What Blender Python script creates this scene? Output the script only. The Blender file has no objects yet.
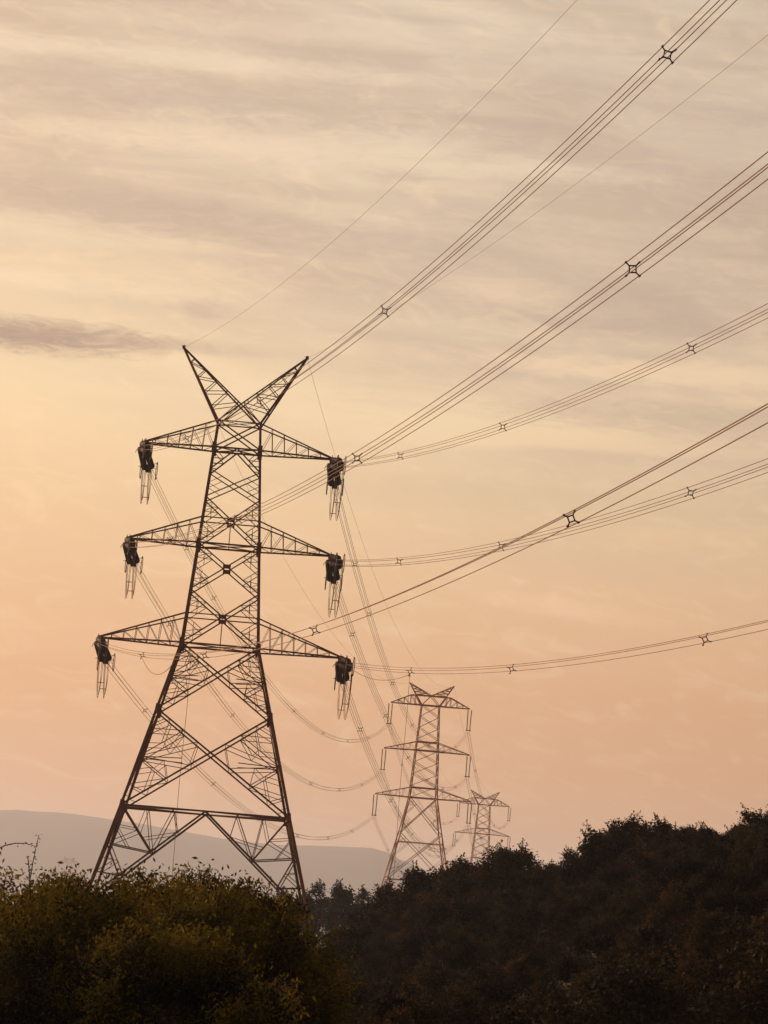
import bpy, math, random
import numpy as np
from mathutils import Vector, Matrix, noise as mnoise

random.seed(7)
PI = math.pi
R = math.radians
scene = bpy.context.scene
COL = scene.collection

# ------------------------------------------------------------------ helpers
def link(o, parent=None):
    COL.objects.link(o)
    if parent is not None:
        o.parent = parent
    return o

def tag(o, label=None, cat=None, group=None, kind=None):
    if label: o['label'] = label
    if cat: o['category'] = cat
    if group: o['group'] = group
    if kind: o['kind'] = kind
    return o

def empty(name, loc=(0, 0, 0), rz=0.0):
    o = bpy.data.objects.new(name, None)
    o.location = loc
    o.rotation_euler = (0, 0, rz)
    o.empty_display_size = 1.0
    return link(o)

def copy_tree(o, parent=None):
    c = o.copy()
    COL.objects.link(c)
    c.parent = parent
    for ch in list(o.children):
        copy_tree(ch, c)
    return c

def frame(d):
    d = np.asarray(d, float); d = d / (np.linalg.norm(d) + 1e-12)
    up = np.array([0, 0, 1.0]) if abs(d[2]) < 0.9 else np.array([0, 1.0, 0])
    s = np.cross(d, up); s /= np.linalg.norm(s)
    t = np.cross(s, d)
    return d, s, t

class MB:
    """collects shapes and links them as one mesh object"""
    def __init__(self): self.v = []; self.f = []; self.sm = []
    def add(self, vs, fs, smooth=False):
        b = len(self.v)
        self.v.extend([tuple(map(float, p)) for p in vs])
        self.f.extend([tuple(b + i for i in f) for f in fs])
        self.sm.extend([smooth] * len(fs))
    def angle(self, a, b, w, t=None, flip=1):
        """rolled steel angle section from a to b, leg width w"""
        a = np.asarray(a, float); b = np.asarray(b, float)
        if np.linalg.norm(b - a) < 1e-4: return
        t = t or max(w * 0.16, 0.012)
        d, s, u = frame(b - a)
        s = s * flip
        h = w * 0.5
        pr = [(-h, -h), (h, -h), (h, -h + t), (-h + t, -h + t), (-h + t, h), (-h, h)]
        vs = [a + s * x + u * y for x, y in pr] + [b + s * x + u * y for x, y in pr]
        fs = [(i, (i + 1) % 6, 6 + (i + 1) % 6, 6 + i) for i in range(6)]
        fs += [(0, 3, 2, 1), (0, 5, 4, 3), (6, 7, 8, 9), (6, 9, 10, 11)]
        self.add(vs, fs)
    def box(self, a, b, w, h=None):
        a = np.asarray(a, float); b = np.asarray(b, float); h = h or w
        d, s, u = frame(b - a)
        c = [(-w/2, -h/2), (w/2, -h/2), (w/2, h/2), (-w/2, h/2)]
        vs = [a + s*x + u*y for x, y in c] + [b + s*x + u*y for x, y in c]
        self.add(vs, [(0,1,5,4),(1,2,6,5),(2,3,7,6),(3,0,4,7),(3,2,1,0),(4,5,6,7)])
    def tube(self, pts, r, n=6, closed=False):
        pts = [np.asarray(p, float) for p in pts]
        m = len(pts)
        rs = r if hasattr(r, '__len__') else [r] * m
        vs = []
        for i, p in enumerate(pts):
            if closed: d = pts[(i + 1) % m] - pts[i - 1]
            else: d = pts[min(i + 1, m - 1)] - pts[max(i - 1, 0)]
            d, s, u = frame(d)
            for k in range(n):
                an = 2 * PI * k / n
                vs.append(p + (s * math.cos(an) + u * math.sin(an)) * rs[i])
        fs = []
        for i in range(m if closed else m - 1):
            j = (i + 1) % m
            for k in range(n):
                l = (k + 1) % n
                fs.append((i*n + k, i*n + l, j*n + l, j*n + k))
        if not closed:
            fs.append(tuple(range(n - 1, -1, -1)))
            fs.append(tuple((m - 1) * n + k for k in range(n)))
        self.add(vs, fs, True)
    def lathe(self, a, b, prof, n=8):
        """prof: list of (fraction along a-b, radius)"""
        a = np.asarray(a, float); b = np.asarray(b, float)
        self.tube([a + (b - a) * t for t, _ in prof], [r for _, r in prof], n)
    def ring(self, c, d, rad, r=0.03, n=20, k=5):
        d, s, u = frame(d)
        self.tube([np.asarray(c) + (s * math.cos(2*PI*i/n) + u * math.sin(2*PI*i/n)) * rad for i in range(n)], r, k, closed=True)
    def build(self, name, mat, parent=None):
        me = bpy.data.meshes.new(name)
        me.from_pydata(self.v, [], self.f)
        me.polygons.foreach_set('use_smooth', self.sm)
        me.materials.append(mat)
        me.update()
        return link(bpy.data.objects.new(name, me), parent)

# ------------------------------------------------------------------ materials
def new_mat(name):
    m = bpy.data.materials.new(name); m.use_nodes = True
    nt = m.node_tree; nt.nodes.clear()
    return m, nt, nt.nodes, nt.links

def N(nt, t, **kw):
    n = nt.nodes.new(t)
    for k, v in kw.items():
        setattr(n, k, v)
    return n

def noisy_mat(name, c1, c2, scale, rough=0.7, metallic=0.0, detail=4, bump=0.0, spec=0.3):
    m, nt, nodes, links = new_mat(name)
    out = N(nt, 'ShaderNodeOutputMaterial'); p = N(nt, 'ShaderNodeBsdfPrincipled')
    tc = N(nt, 'ShaderNodeTexCoord'); nz = N(nt, 'ShaderNodeTexNoise')
    nz.inputs['Scale'].default_value = scale; nz.inputs['Detail'].default_value = detail
    cr = N(nt, 'ShaderNodeValToRGB')
    cr.color_ramp.elements[0].position = 0.3; cr.color_ramp.elements[1].position = 0.7
    cr.color_ramp.elements[0].color = (*c1, 1); cr.color_ramp.elements[1].color = (*c2, 1)
    links.new(tc.outputs['Object'], nz.inputs['Vector'])
    links.new(nz.outputs['Fac'], cr.inputs['Fac'])
    links.new(cr.outputs['Color'], p.inputs['Base Color'])
    p.inputs['Roughness'].default_value = rough
    p.inputs['Metallic'].default_value = metallic
    p.inputs['Specular IOR Level'].default_value = spec
    if bump:
        b = N(nt, 'ShaderNodeBump'); b.inputs['Strength'].default_value = bump
        links.new(nz.outputs['Fac'], b.inputs['Height']); links.new(b.outputs['Normal'], p.inputs['Normal'])
    links.new(p.outputs['BSDF'], out.inputs['Surface'])
    return m

def leaf_mat(name, cols, transl=0.35, scale=0.9):
    """leaf colours vary from spray to spray and from tree to tree"""
    m, nt, nodes, links = new_mat(name)
    out = N(nt, 'ShaderNodeOutputMaterial')
    tc = N(nt, 'ShaderNodeNewGeometry'); nz = N(nt, 'ShaderNodeTexNoise')
    nz.inputs['Scale'].default_value = scale; nz.inputs['Detail'].default_value = 5
    links.new(tc.outputs['Position'], nz.inputs['Vector'])
    att = N(nt, 'ShaderNodeAttribute'); att.attribute_name = 'tone'
    add = N(nt, 'ShaderNodeMath', operation='MULTIPLY_ADD')
    links.new(att.outputs['Fac'], add.inputs[0]); add.inputs[1].default_value = 0.5
    sub = N(nt, 'ShaderNodeMath', operation='MULTIPLY_ADD'); sub.inputs[1].default_value = 2.2; sub.inputs[2].default_value = -0.9
    links.new(nz.outputs['Fac'], sub.inputs[0]); links.new(sub.outputs[0], add.inputs[2])
    oi = N(nt, 'ShaderNodeObjectInfo'); ad2 = N(nt, 'ShaderNodeMath', operation='MULTIPLY_ADD'); ad2.inputs[1].default_value = 0.4
    ad3 = N(nt, 'ShaderNodeMath', operation='ADD'); ad3.inputs[1].default_value = -0.2
    links.new(oi.outputs['Random'], ad2.inputs[0]); links.new(add.outputs[0], ad2.inputs[2]); links.new(ad2.outputs[0], ad3.inputs[0])
    cr = N(nt, 'ShaderNodeValToRGB')
    el = cr.color_ramp.elements
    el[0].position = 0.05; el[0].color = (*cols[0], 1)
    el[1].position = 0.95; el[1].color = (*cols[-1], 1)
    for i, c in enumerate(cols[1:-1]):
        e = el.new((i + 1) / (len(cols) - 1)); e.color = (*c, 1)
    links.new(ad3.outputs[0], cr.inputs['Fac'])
    p = N(nt, 'ShaderNodeBsdfPrincipled'); p.inputs['Roughness'].default_value = 0.8
    p.inputs['Specular IOR Level'].default_value = 0.06
    tr = N(nt, 'ShaderNodeBsdfTranslucent'); mx = N(nt, 'ShaderNodeMixShader'); mx.inputs[0].default_value = transl
    links.new(cr.outputs['Color'], p.inputs['Base Color']); links.new(cr.outputs['Color'], tr.inputs['Color'])
    links.new(p.outputs['BSDF'], mx.inputs[1]); links.new(tr.outputs['BSDF'], mx.inputs[2])
    links.new(mx.outputs[0], out.inputs['Surface'])
    return m

M = {}
M['steel'] = noisy_mat('brown_steel', (0.15, 0.042, 0.012), (0.26, 0.08, 0.028), 0.7, 0.7, 0.0)
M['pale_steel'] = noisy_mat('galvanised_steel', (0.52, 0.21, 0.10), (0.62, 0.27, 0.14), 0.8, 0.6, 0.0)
M['insul'] = noisy_mat('brown_porcelain', (0.035, 0.010, 0.005), (0.055, 0.018, 0.009), 4, 0.7, 0.0, spec=0.15)
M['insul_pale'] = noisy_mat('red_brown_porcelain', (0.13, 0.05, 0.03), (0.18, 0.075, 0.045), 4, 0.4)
M['wire'] = noisy_mat('weathered_aluminium', (0.17, 0.055, 0.022), (0.24, 0.085, 0.036), 0.6, 0.6, 0.0)
M['fit'] = noisy_mat('dark_cast_fitting', (0.06, 0.022, 0.011), (0.09, 0.035, 0.018), 5, 0.6, 0.0)
M['rope'] = noisy_mat('work_rope', (0.10, 0.06, 0.04), (0.16, 0.10, 0.065), 3, 0.9)
M['concrete'] = noisy_mat('footing_concrete', (0.22, 0.2, 0.18), (0.32, 0.3, 0.27), 3, 0.9, bump=0.3)
M['bark'] = noisy_mat('bark', (0.02, 0.012, 0.008), (0.05, 0.03, 0.02), 6, 0.9, bump=0.5)
M['ground'] = noisy_mat('scrub_ground', (0.012, 0.007, 0.003), (0.034, 0.019, 0.008), 0.6, 0.95, detail=8, bump=0.3)
M['hill'] = noisy_mat('wooded_slope', (0.03, 0.04, 0.022), (0.07, 0.075, 0.045), 0.012, 0.95, detail=8)
M['leaf_near'] = leaf_mat('bamboo_leaf', [(0.010, 0.006, 0.003), (0.032, 0.026, 0.005), (0.12, 0.092, 0.011), (0.26, 0.17, 0.02)], 0.38, 1.6)
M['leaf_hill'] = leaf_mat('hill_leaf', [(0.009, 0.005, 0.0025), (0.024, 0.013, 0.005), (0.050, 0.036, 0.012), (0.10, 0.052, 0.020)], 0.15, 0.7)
M['leaf_blue'] = leaf_mat('far_leaf', [(0.016, 0.014, 0.010), (0.036, 0.028, 0.018)], 0.12, 0.3)

# ------------------------------------------------------------------ camera geometry
F_PX = 3900.0
PITCH = math.atan(398 / F_PX)
ROLL = R(4.75)
cam_d = bpy.data.cameras.new('camera')
cam = link(bpy.data.objects.new('camera', cam_d))
fw = np.array([0, math.cos(PITCH), math.sin(PITCH)]); up0 = np.array([0, -math.sin(PITCH), math.cos(PITCH)]); rt0 = np.array([1.0, 0, 0])
rt = rt0 * math.cos(ROLL) + up0 * math.sin(ROLL)
up = up0 * math.cos(ROLL) - rt0 * math.sin(ROLL)
cam.matrix_world = Matrix(((rt[0], up[0], -fw[0], 0), (rt[1], up[1], -fw[1], 0), (rt[2], up[2], -fw[2], 0), (0, 0, 0, 1)))
cam_d.sensor_fit = 'VERTICAL'; cam_d.sensor_height = 24.0
cam_d.lens = F_PX / 1024 * 24.0
cam_d.clip_start = 0.5; cam_d.clip_end = 30000
scene.camera = cam

def ray(x, y):
    """direction (y = 1) of a sight line, used once to survey where things stand"""
    u = (x - 384) / F_PX; v = (y - 512) / F_PX
    a = u * math.cos(ROLL) + v * math.sin(ROLL); b = u * math.sin(ROLL) - v * math.cos(ROLL)
    d = fw + a * rt0 + b * up0
    return d / d[1]

# ------------------------------------------------------------------ terrain
def sm(t):
    t = min(1.0, max(0.0, t)); return t * t * (3 - 2 * t)

def lerp(x, xs, ys):
    return float(np.interp(x, xs, ys))

def ground_z(x, y):
    h = lerp(y, [-400, 0, 8, 45, 420, 1100, 2900, 4500, 11000], [6, -1.7, -1.9, -5.6, -6.0, -11.7, -28, -42, -90])
    h += 7.9 * sm((x + 5) / 24) * sm((y - 35) / 125) * sm((345 - y) / 110)
    h += 0.25 * mnoise.noise(Vector((x * 0.08, y * 0.08, 0))) * sm(abs(y) / 30)
    return h

def terrain():
    ys = list(np.arange(-300, 0, 30)) + list(np.arange(0, 340, 5)) + list(np.geomspace(340, 15000, 46))
    xs0 = np.concatenate([-np.geomspace(60, 9000, 26)[::-1], np.arange(-55, 60, 5), np.geomspace(60, 9000, 26)])
    nx = len(xs0); v = []; f = []
    for y in ys:
        for x in xs0: v.append((x, y, ground_z(x, y)))
    for j in range(len(ys) - 1):
        for i in range(nx - 1):
            a = j * nx + i; f.append((a, a + 1, a + 1 + nx, a + nx))
    me = bpy.data.meshes.new('ground'); me.from_pydata(v, [], f)
    me.polygons.foreach_set('use_smooth', [True] * len(f)); me.materials.append(M['ground'])
    tag(link(bpy.data.objects.new('ground', me)), 'scrubby valley floor rising into the hillside on the right', kind='structure')
terrain()

def mountains():
    Y0 = 10500.0
    prof = [(-300, 800), (-120, 812), (0, 810), (20, 810), (40, 812), (80, 815), (115, 820), (150, 825), (182, 831), (240, 842), (290, 845), (340, 847), (372, 849), (386, 853), (396, 859), (410, 863), (430, 872), (470, 886), (560, 900), (700, 905), (900, 915), (1100, 925)]
    px = [(ray(x, y)[0] * Y0, ray(x, y)[2] * Y0) for x, y in prof]
    X = [p[0] for p in px]; Z = [p[1] for p in px]
    xs = np.concatenate([np.linspace(-5200, -1300, 60), np.arange(-1280, 400, 16), np.linspace(420, 5200, 70)])
    ts = np.linspace(0, 1, 26)
    v = []; f = []
    for x in xs:
        zr = lerp(x, X, Z)
        zr += 3.0 * mnoise.fractal(Vector((x * 0.006, 1.3, 0)), 1.0, 2.0, 4)
        if x < X[0] or x > X[-1]: zr += 18 * mnoise.noise(Vector((x * 0.0012, 7.7, 0)))
        for t in ts:
            y = Y0 - 2200 + 3800 * t
            k = math.sin(PI * min(1, t / 0.5833) * 0.5) ** 1.3 if t < 0.5833 else math.cos(PI * 0.5 * (t - 0.5833) / 0.4167)
            base = -95.0
            z = base + (zr - base) * k
            z += 9 * k * (1 - k) * mnoise.fractal(Vector((x * 0.006, y * 0.006, 3)), 1.0, 2.0, 5)
            v.append((x, y, z))
    n = len(ts)
    for i in range(len(xs) - 1):
        for j in range(n - 1):
            a = i * n + j; f.append((a, a + n, a + n + 1, a + 1))
    me = bpy.data.meshes.new('hills'); me.from_pydata(v, [], f)
    me.polygons.foreach_set('use_smooth', [True] * len(f)); me.materials.append(M['hill'])
    tag(link(bpy.data.objects.new('hills', me)), 'long hazy mountain ridge far behind the pylons', kind='structure')
mountains()

# ------------------------------------------------------------------ pylons
def fill_tri(mb, A, B, C, n, w):
    """secondary bracing in the triangle between leg A-B and the crossing C of two main diagonals"""
    A, B, C = map(lambda p: np.asarray(p, float), (A, B, C))
    def mid(p, q, t=.5): return p + (q - p) * t
    M = mid(A, B)
    if n <= 2:
        mb.angle(M, mid(A, C), w); mb.angle(M, mid(B, C), w)
        return
    for P in (A, B):
        D1, D2, D3 = mid(P, C, .25), mid(P, C, .5), mid(P, C, .76)
        L1, L2 = mid(P, M, .42), mid(P, M, .72)
        mb.angle(M, D2, w * 1.25); mb.angle(D1, L1, w); mb.angle(D2, L1, w)
        mb.angle(mid(M, D2), D1, w * .9)
        if n >= 4:
            mb.angle(M, D3, w * 1.1); mb.angle(mid(M, D3), D2, w * .85); mb.angle(mid(M, D2), L2, w * .85)
            mb.angle(mid(P, C, .12), mid(P, M, .2), w * .85)
            mb.angle(mid(M, D3, .5), mid(M, D2, .55), w * .8)
    if n >= 4: mb.angle(mid(A, C, .76), mid(B, C, .76), w * .85)

def xpanel(mb, TL, TR, BL, BR, w, wr=0, n=0, horiz=0):
    TL, TR, BL, BR = map(lambda p: np.asarray(p, float), (TL, TR, BL, BR))
    mb.angle(TL, BR, w); mb.angle(TR, BL, w, flip=-1)
    wt = np.linalg.norm(TR - TL); wb = np.linalg.norm(BR - BL)
    C = TL + (BR - TL) * wt / (wt + wb)
    if n:
        fill_tri(mb, BL, TL, C, n, wr); fill_tri(mb, BR, TR, C, n, wr)
    if horiz:
        mb.angle(TL, TR, horiz)
    return C

def faces(hw_t, z_t, hw_b, z_b):
    """the four faces of a square lattice body: TL, TR, BL, BR of each"""
    out = []
    for s, ax in ((-1, 'x'), (1, 'x'), (-1, 'y'), (1, 'y')):
        if ax == 'x': out.append(((-hw_t, s*hw_t, z_t), (hw_t, s*hw_t, z_t), (-hw_b, s*hw_b, z_b), (hw_b, s*hw_b, z_b)))
        else: out.append(((s*hw_t, -hw_t, z_t), (s*hw_t, hw_t, z_t), (s*hw_b, -hw_b, z_b), (s*hw_b, hw_b, z_b)))
    return out

def truss_arm(side, w_lo, z_lo, w_up, z_up, tip_x, tip_z, wc, wb, nseg, name, mat, parent, tipw=0.22, xlow=None, xup=None):
    mb = MB()
    s = side
    tipf = np.array([s*tip_x, -tipw, tip_z]); tipb = np.array([s*tip_x, tipw, tip_z])
    lf = np.array([s*(xlow or w_lo), -w_lo, z_lo]); lb = np.array([s*(xlow or w_lo), w_lo, z_lo])
    uf = np.array([s*(xup or w_up), -w_up, z_up]); ub = np.array([s*(xup or w_up), w_up, z_up])
    up_ = np.array([0, 0, wc * 0.6])
    for a, b in ((lf, tipf), (lb, tipb)): mb.angle(a, b, wc)
    for a, b in ((uf, tipf + up_), (ub, tipb + up_)): mb.angle(a, b, wc * 0.85)
    mb.box(tipf - np.array([0, .15, 0]), tipb + np.array([0, .15, 0]), wc * 1.5)
    for k in range(1, nseg + 1):
        t = k / (nseg + 1); t0 = (k - 1) / (nseg + 1)
        for lo, u, tp in ((lf, uf, tipf), (lb, ub, tipb)):
            P = lo + (tp - lo) * t; Q = u + (tp - u) * t; P0 = lo + (tp - lo) * t0
            mb.angle(P, Q, wb)
            mb.angle(Q, P0, wb * 0.7)
        Lf = lf + (tipf - lf) * t; Lb = lb + (tipb - lb) * t; Lf0 = lf + (tipf - lf) * t0; Lb0 = lb + (tipb - lb) * t0
        mb.angle(Lf, Lb, wb)
        mb.angle(Lf0 if k % 2 else Lb0, Lb if k % 2 else Lf, wb)
        if k == 2: mb.angle(uf + (tipf - uf) * t, ub + (tipb - ub) * t, wb)
    return mb.build(name, mat, parent)

def disc_string(mb, a, b, rad, n):
    prof = [(0, 0.03)]
    for i in range(n):
        t = (i + 0.5) / n; h = 0.5 / n
        prof += [(t - h * 0.7, 0.05), (t - h * 0.15, rad), (t + h * 0.3, rad * 0.8), (t + h * 0.5, 0.05)]
    prof.append((1, 0.03))
    mb.lathe(a, b, prof, 8)

T1 = np.array([-11.7275, 300.0, 0.0]); PSI = R(2)
T1_ARMS = {'A': (-1, 7.3, 34.4), 'B': (-1, 7.8, 26.9), 'D': (-1, 9.3, 19.1), 'C': (1, 7.42, 34.4), 'E': (1, 7.95, 26.9), 'F': (1, 9.35, 19.1)}

def w1(z):
    return lerp(z, [-8, 0.95, 6.35, 19.1, 36.5], [10.2, 7.85, 6.34, 2.95, 1.63])

def tension_pylon():
    root = empty('pylon', (T1[0], T1[1], 0), PSI)
    S = M['steel']
    zb = ground_z(T1[0], T1[1]) + 0.3
    # legs, stepped in size
    for sx in (-1, 1):
        for sy in (-1, 1):
            mb = MB()
            zs = [zb, 0.95, 6.35, 13.85, 19.1, 26.9, 36.5]
            ws = [0.23, 0.23, 0.21, 0.20, 0.18, 0.16]
            for i, w in enumerate(ws):
                a = (sx*w1(zs[i]), sy*w1(zs[i]), zs[i]); b = (sx*w1(zs[i+1]), sy*w1(zs[i+1]), zs[i+1])
                mb.angle(a, b, w, t=w*0.3, flip=-sx)
            for z in (6.35, 13.85, 19.1, 26.9, 34.4):      # gusset plates at the joints
                mb.box((sx*w1(z), sy*w1(z), z - 0.35), (sx*w1(z+.35), sy*w1(z+.35), z + 0.35), 0.34, 0.32)
            mb.build('leg', S, root)
            fb = MB(); x, y = sx*w1(zb), sy*w1(zb)
            fb.box((x, y, zb - 1.2), (x, y, zb + 0.25), 0.9, 0.9)
            fb.build('footing', M['concrete'], root)
    b = MB()
    # upper body
    def beam(z, w=0.15, plan=True):
        h = w1(z); c = [(-h, -h, z), (h, -h, z), (h, h, z), (-h, h, z)]
        for i in range(4): b.angle(c[i], c[(i+1) % 4], w)
        if plan: b.angle(c[0], c[2], w * 0.6); b.angle(c[1], c[3], w * 0.6)
    for z in (36.5, 34.4, 28.9, 26.9, 21.4, 19.1): beam(z, 0.14 if z in (34.4, 26.9, 19.1) else 0.09, z not in (28.9, 21.4))
    for fc in faces(w1(36.5), 36.5, w1(34.4), 34.4): xpanel(b, *fc, 0.11)
    # K panel under the top arm
    for TL, TR, BL, BR in faces(w1(34.4), 34.4, w1(32.65), 32.65):
        TL, TR, BL, BR = map(np.array, (TL, TR, BL, BR)); C = (TL + TR) / 2
        b.angle(C, BL, 0.11); b.angle(C, BR, 0.11)
        for P, Q in ((TL, BL), (TR, BR)):
            m1 = (C + Q) / 2; b.angle(m1, (P + Q) / 2, 0.06); b.angle(m1, P, 0.06)
            b.angle(Q + (C - Q) * .25, Q + (P - Q) * .25, 0.06)
    for zt, z0, w, n in ((32.65, 30.5, 0.09, 2), (30.5, 26.9, 0.10, 3), (26.9, 23.25, 0.10, 3), (23.25, 19.1, 0.11, 3)):
        for q_, fc in enumerate(faces(w1(zt), zt, w1(z0), z0)):
            C = xpanel(b, *fc, w, 0.045, n if q_ < 2 else 2)
            if zt != 32.65:
                nrm = np.array([C[0], C[1], 0.0]); nrm /= np.linalg.norm(nrm) + 1e-9; tg = np.array([-nrm[1], nrm[0], 0])
                b.box(C - tg * .3, C + tg * .3, 0.10, 0.32)      # crossing plate
                if z0 in (26.9, 19.1):
                    b.angle(C, (np.array(fc[2]) + np.array(fc[3])) / 2, 0.05)
    # lower body
    for zt, z0, w, n in ((19.1, 13.85, 0.12, 4), (13.85, 6.35, 0.13, 5)):
        for q_, fc in enumerate(faces(w1(zt), zt, w1(z0), z0)):
            C = xpanel(b, *fc, w, 0.055, n if q_ < 2 else 2)
    # horizontal at the base of the lattice and the open foot panels
    beam(6.35, 0.14, False)
    zf = -1.0
    for TL, TR, BL, BR in faces(w1(6.35), 6.35, w1(zf), zf):
        TL, TR, BL, BR = map(np.array, (TL, TR, BL, BR)); C = (TL + TR) / 2
        for P, Q in ((TL, BL), (TR, BR)):
            b.angle(C, Q, 0.14)
            g = lambda p, q, t: p + (q - p) * t
            D1, D2, D3 = g(C, Q, .24), g(C, Q, .46), g(C, Q, .72)
            L1, L2, L3 = g(P, Q, .2), g(P, Q, .4), g(P, Q, .7)
            B1, B2 = g(P, C, .3), g(P, C, .62)
            b.angle(P, D2, 0.10); b.angle(L2, D2, 0.09); b.angle(L2, D3, 0.09); b.angle(L3, D3, 0.10)
            b.angle(B1, D2, 0.06); b.angle(B1, g(P, D2, .55), 0.05); b.angle(B2, D1, 0.06); b.angle(B2, D2, 0.06)
            b.angle(L1, g(P, D2, .5), 0.05); b.angle(L1, g(L2, D2, .45), 0.05); b.angle(g(P, D2, .55), L2, 0.055)
            b.angle(g(L2, D3, .5), g(L2, Q, .25), 0.05); b.angle(L3, g(L2, D3, .55), 0.06); b.angle(g(L3, D3, .5), g(D3, Q, .4), 0.05)
            b.angle(D1, g(P, D2, .7), 0.05)
    h = w1(6.35) ; mids = [(0, -h, 6.35), (h, 0, 6.35), (0, h, 6.35), (-h, 0, 6.35)]
    for i in range(4): b.angle(mids[i], mids[(i+1) % 4], 0.1)
    # leg extensions below the foot panel
    for fc in faces(w1(zf), zf, w1(zb), zb):
        TL, TR, BL, BR = map(np.array, fc)
        for P, Q, s in ((TL, BL, TR), (TR, BR, TL)):
            m1 = P + (s - P) * .16; b.angle(P, m1, .08); b.angle(m1, Q, .1); b.angle((P+Q)/2, m1, .07)
    # hip planes
    for z in (10.2, 16.6):
        h = w1(z); c = [(-h, -h, z), (h, -h, z), (h, h, z), (-h, h, z)]
        for i in range(4):
            a = np.array(c[i]); a1 = np.array(c[(i+1) % 4]); a2 = np.array(c[i-1])
            b.angle(a + (a1 - a) * .3, a + (a2 - a) * .3, 0.07)
    b.build('bracing', S, root)
    # cross arms
    for k, (s, tx, tz) in T1_ARMS.items():
        zu = {34.4: 36.5, 26.9: 28.9, 19.1: 21.4}[tz]
        truss_arm(s, w1(tz), tz, w1(zu), zu, tx, tz, 0.125, 0.045, 5 if tz > 20 else 6, 'cross_arm', S, root)
    # earth wire peaks: two horns crossing over the body
    for s in (-1, 1):
        mb = MB(); h = 1.63
        tip = np.array([s*4.8, 0, 42.1])
        for y in (-h, h):
            o = np.array([s*h, y, 36.5]); i_ = np.array([-s*h, y, 36.5]); t_ = tip + np.array([0, 0.08*np.sign(y), 0])
            mb.angle(o, t_, 0.14); mb.angle(i_, t_, 0.11)
            n = 5
            for k in range(n):
                a = o + (t_ - o) * (k / n); a1 = o + (t_ - o) * ((k + 1) / n)
                t = 0.28 + 0.72 * k / n; t1 = 0.28 + 0.72 * (k + .5) / n
                c = i_ + (t_ - i_) * t; c1 = i_ + (t_ - i_) * t1
                mb.angle(a, c, 0.06)
                if k < n - 1: mb.angle(a1, c, 0.06)
        for k in range(1, 6):
            t = k / 6
            o1 = np.array([s*h, -h, 36.5]); o2 = np.array([s*h, h, 36.5]); i1 = np.array([-s*h, -h, 36.5]); i2 = np.array([-s*h, h, 36.5])
            mb.angle(o1 + (tip - o1) * t, o2 + (tip - o2) * t, 0.06)
            if k > 1:
                mb.angle(i1 + (tip - i1) * t, i2 + (tip - i2) * t, 0.06)
        mb.box(tip - np.array([0.12, 0, 0]), tip + np.array([0.12, 0, 0.05]), 0.25)
        mb.build('earth_wire_peak', S, root)
    return root

pylon1 = tension_pylon()
tag(pylon1, 'tall near brown lattice pylon with dark insulator clusters, standing behind the left bushes', 'pylon', 'lattice pylons along the line')

def T1w(k, dy=0.0):
    s, tx, tz = T1_ARMS[k]
    return np.array([T1[0] + math.cos(PSI) * s * tx, T1[1] + math.sin(PSI) * s * tx, tz])

T2 = np.array([11.5, 720.0, 0.0]); PSI2 = R(3)
E2 = {'A': (-7.35, 34.25), 'B': (-7.85, 25.7), 'D': (-8.8, 17.2), 'C': (7.35, 34.25), 'E': (7.85, 25.7), 'F': (8.8, 17.2)}
T3 = np.array([35.6, 1120.0, -5.7]); PSI3 = R(3)
T4 = np.array([-210.8, 2900.0, -21.6])

def w2(z):
    return lerp(z, [-9, 5.7, 15, 21.2, 38.35], [8.6, 5.7, 3.7, 2.5, 1.62])

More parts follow.
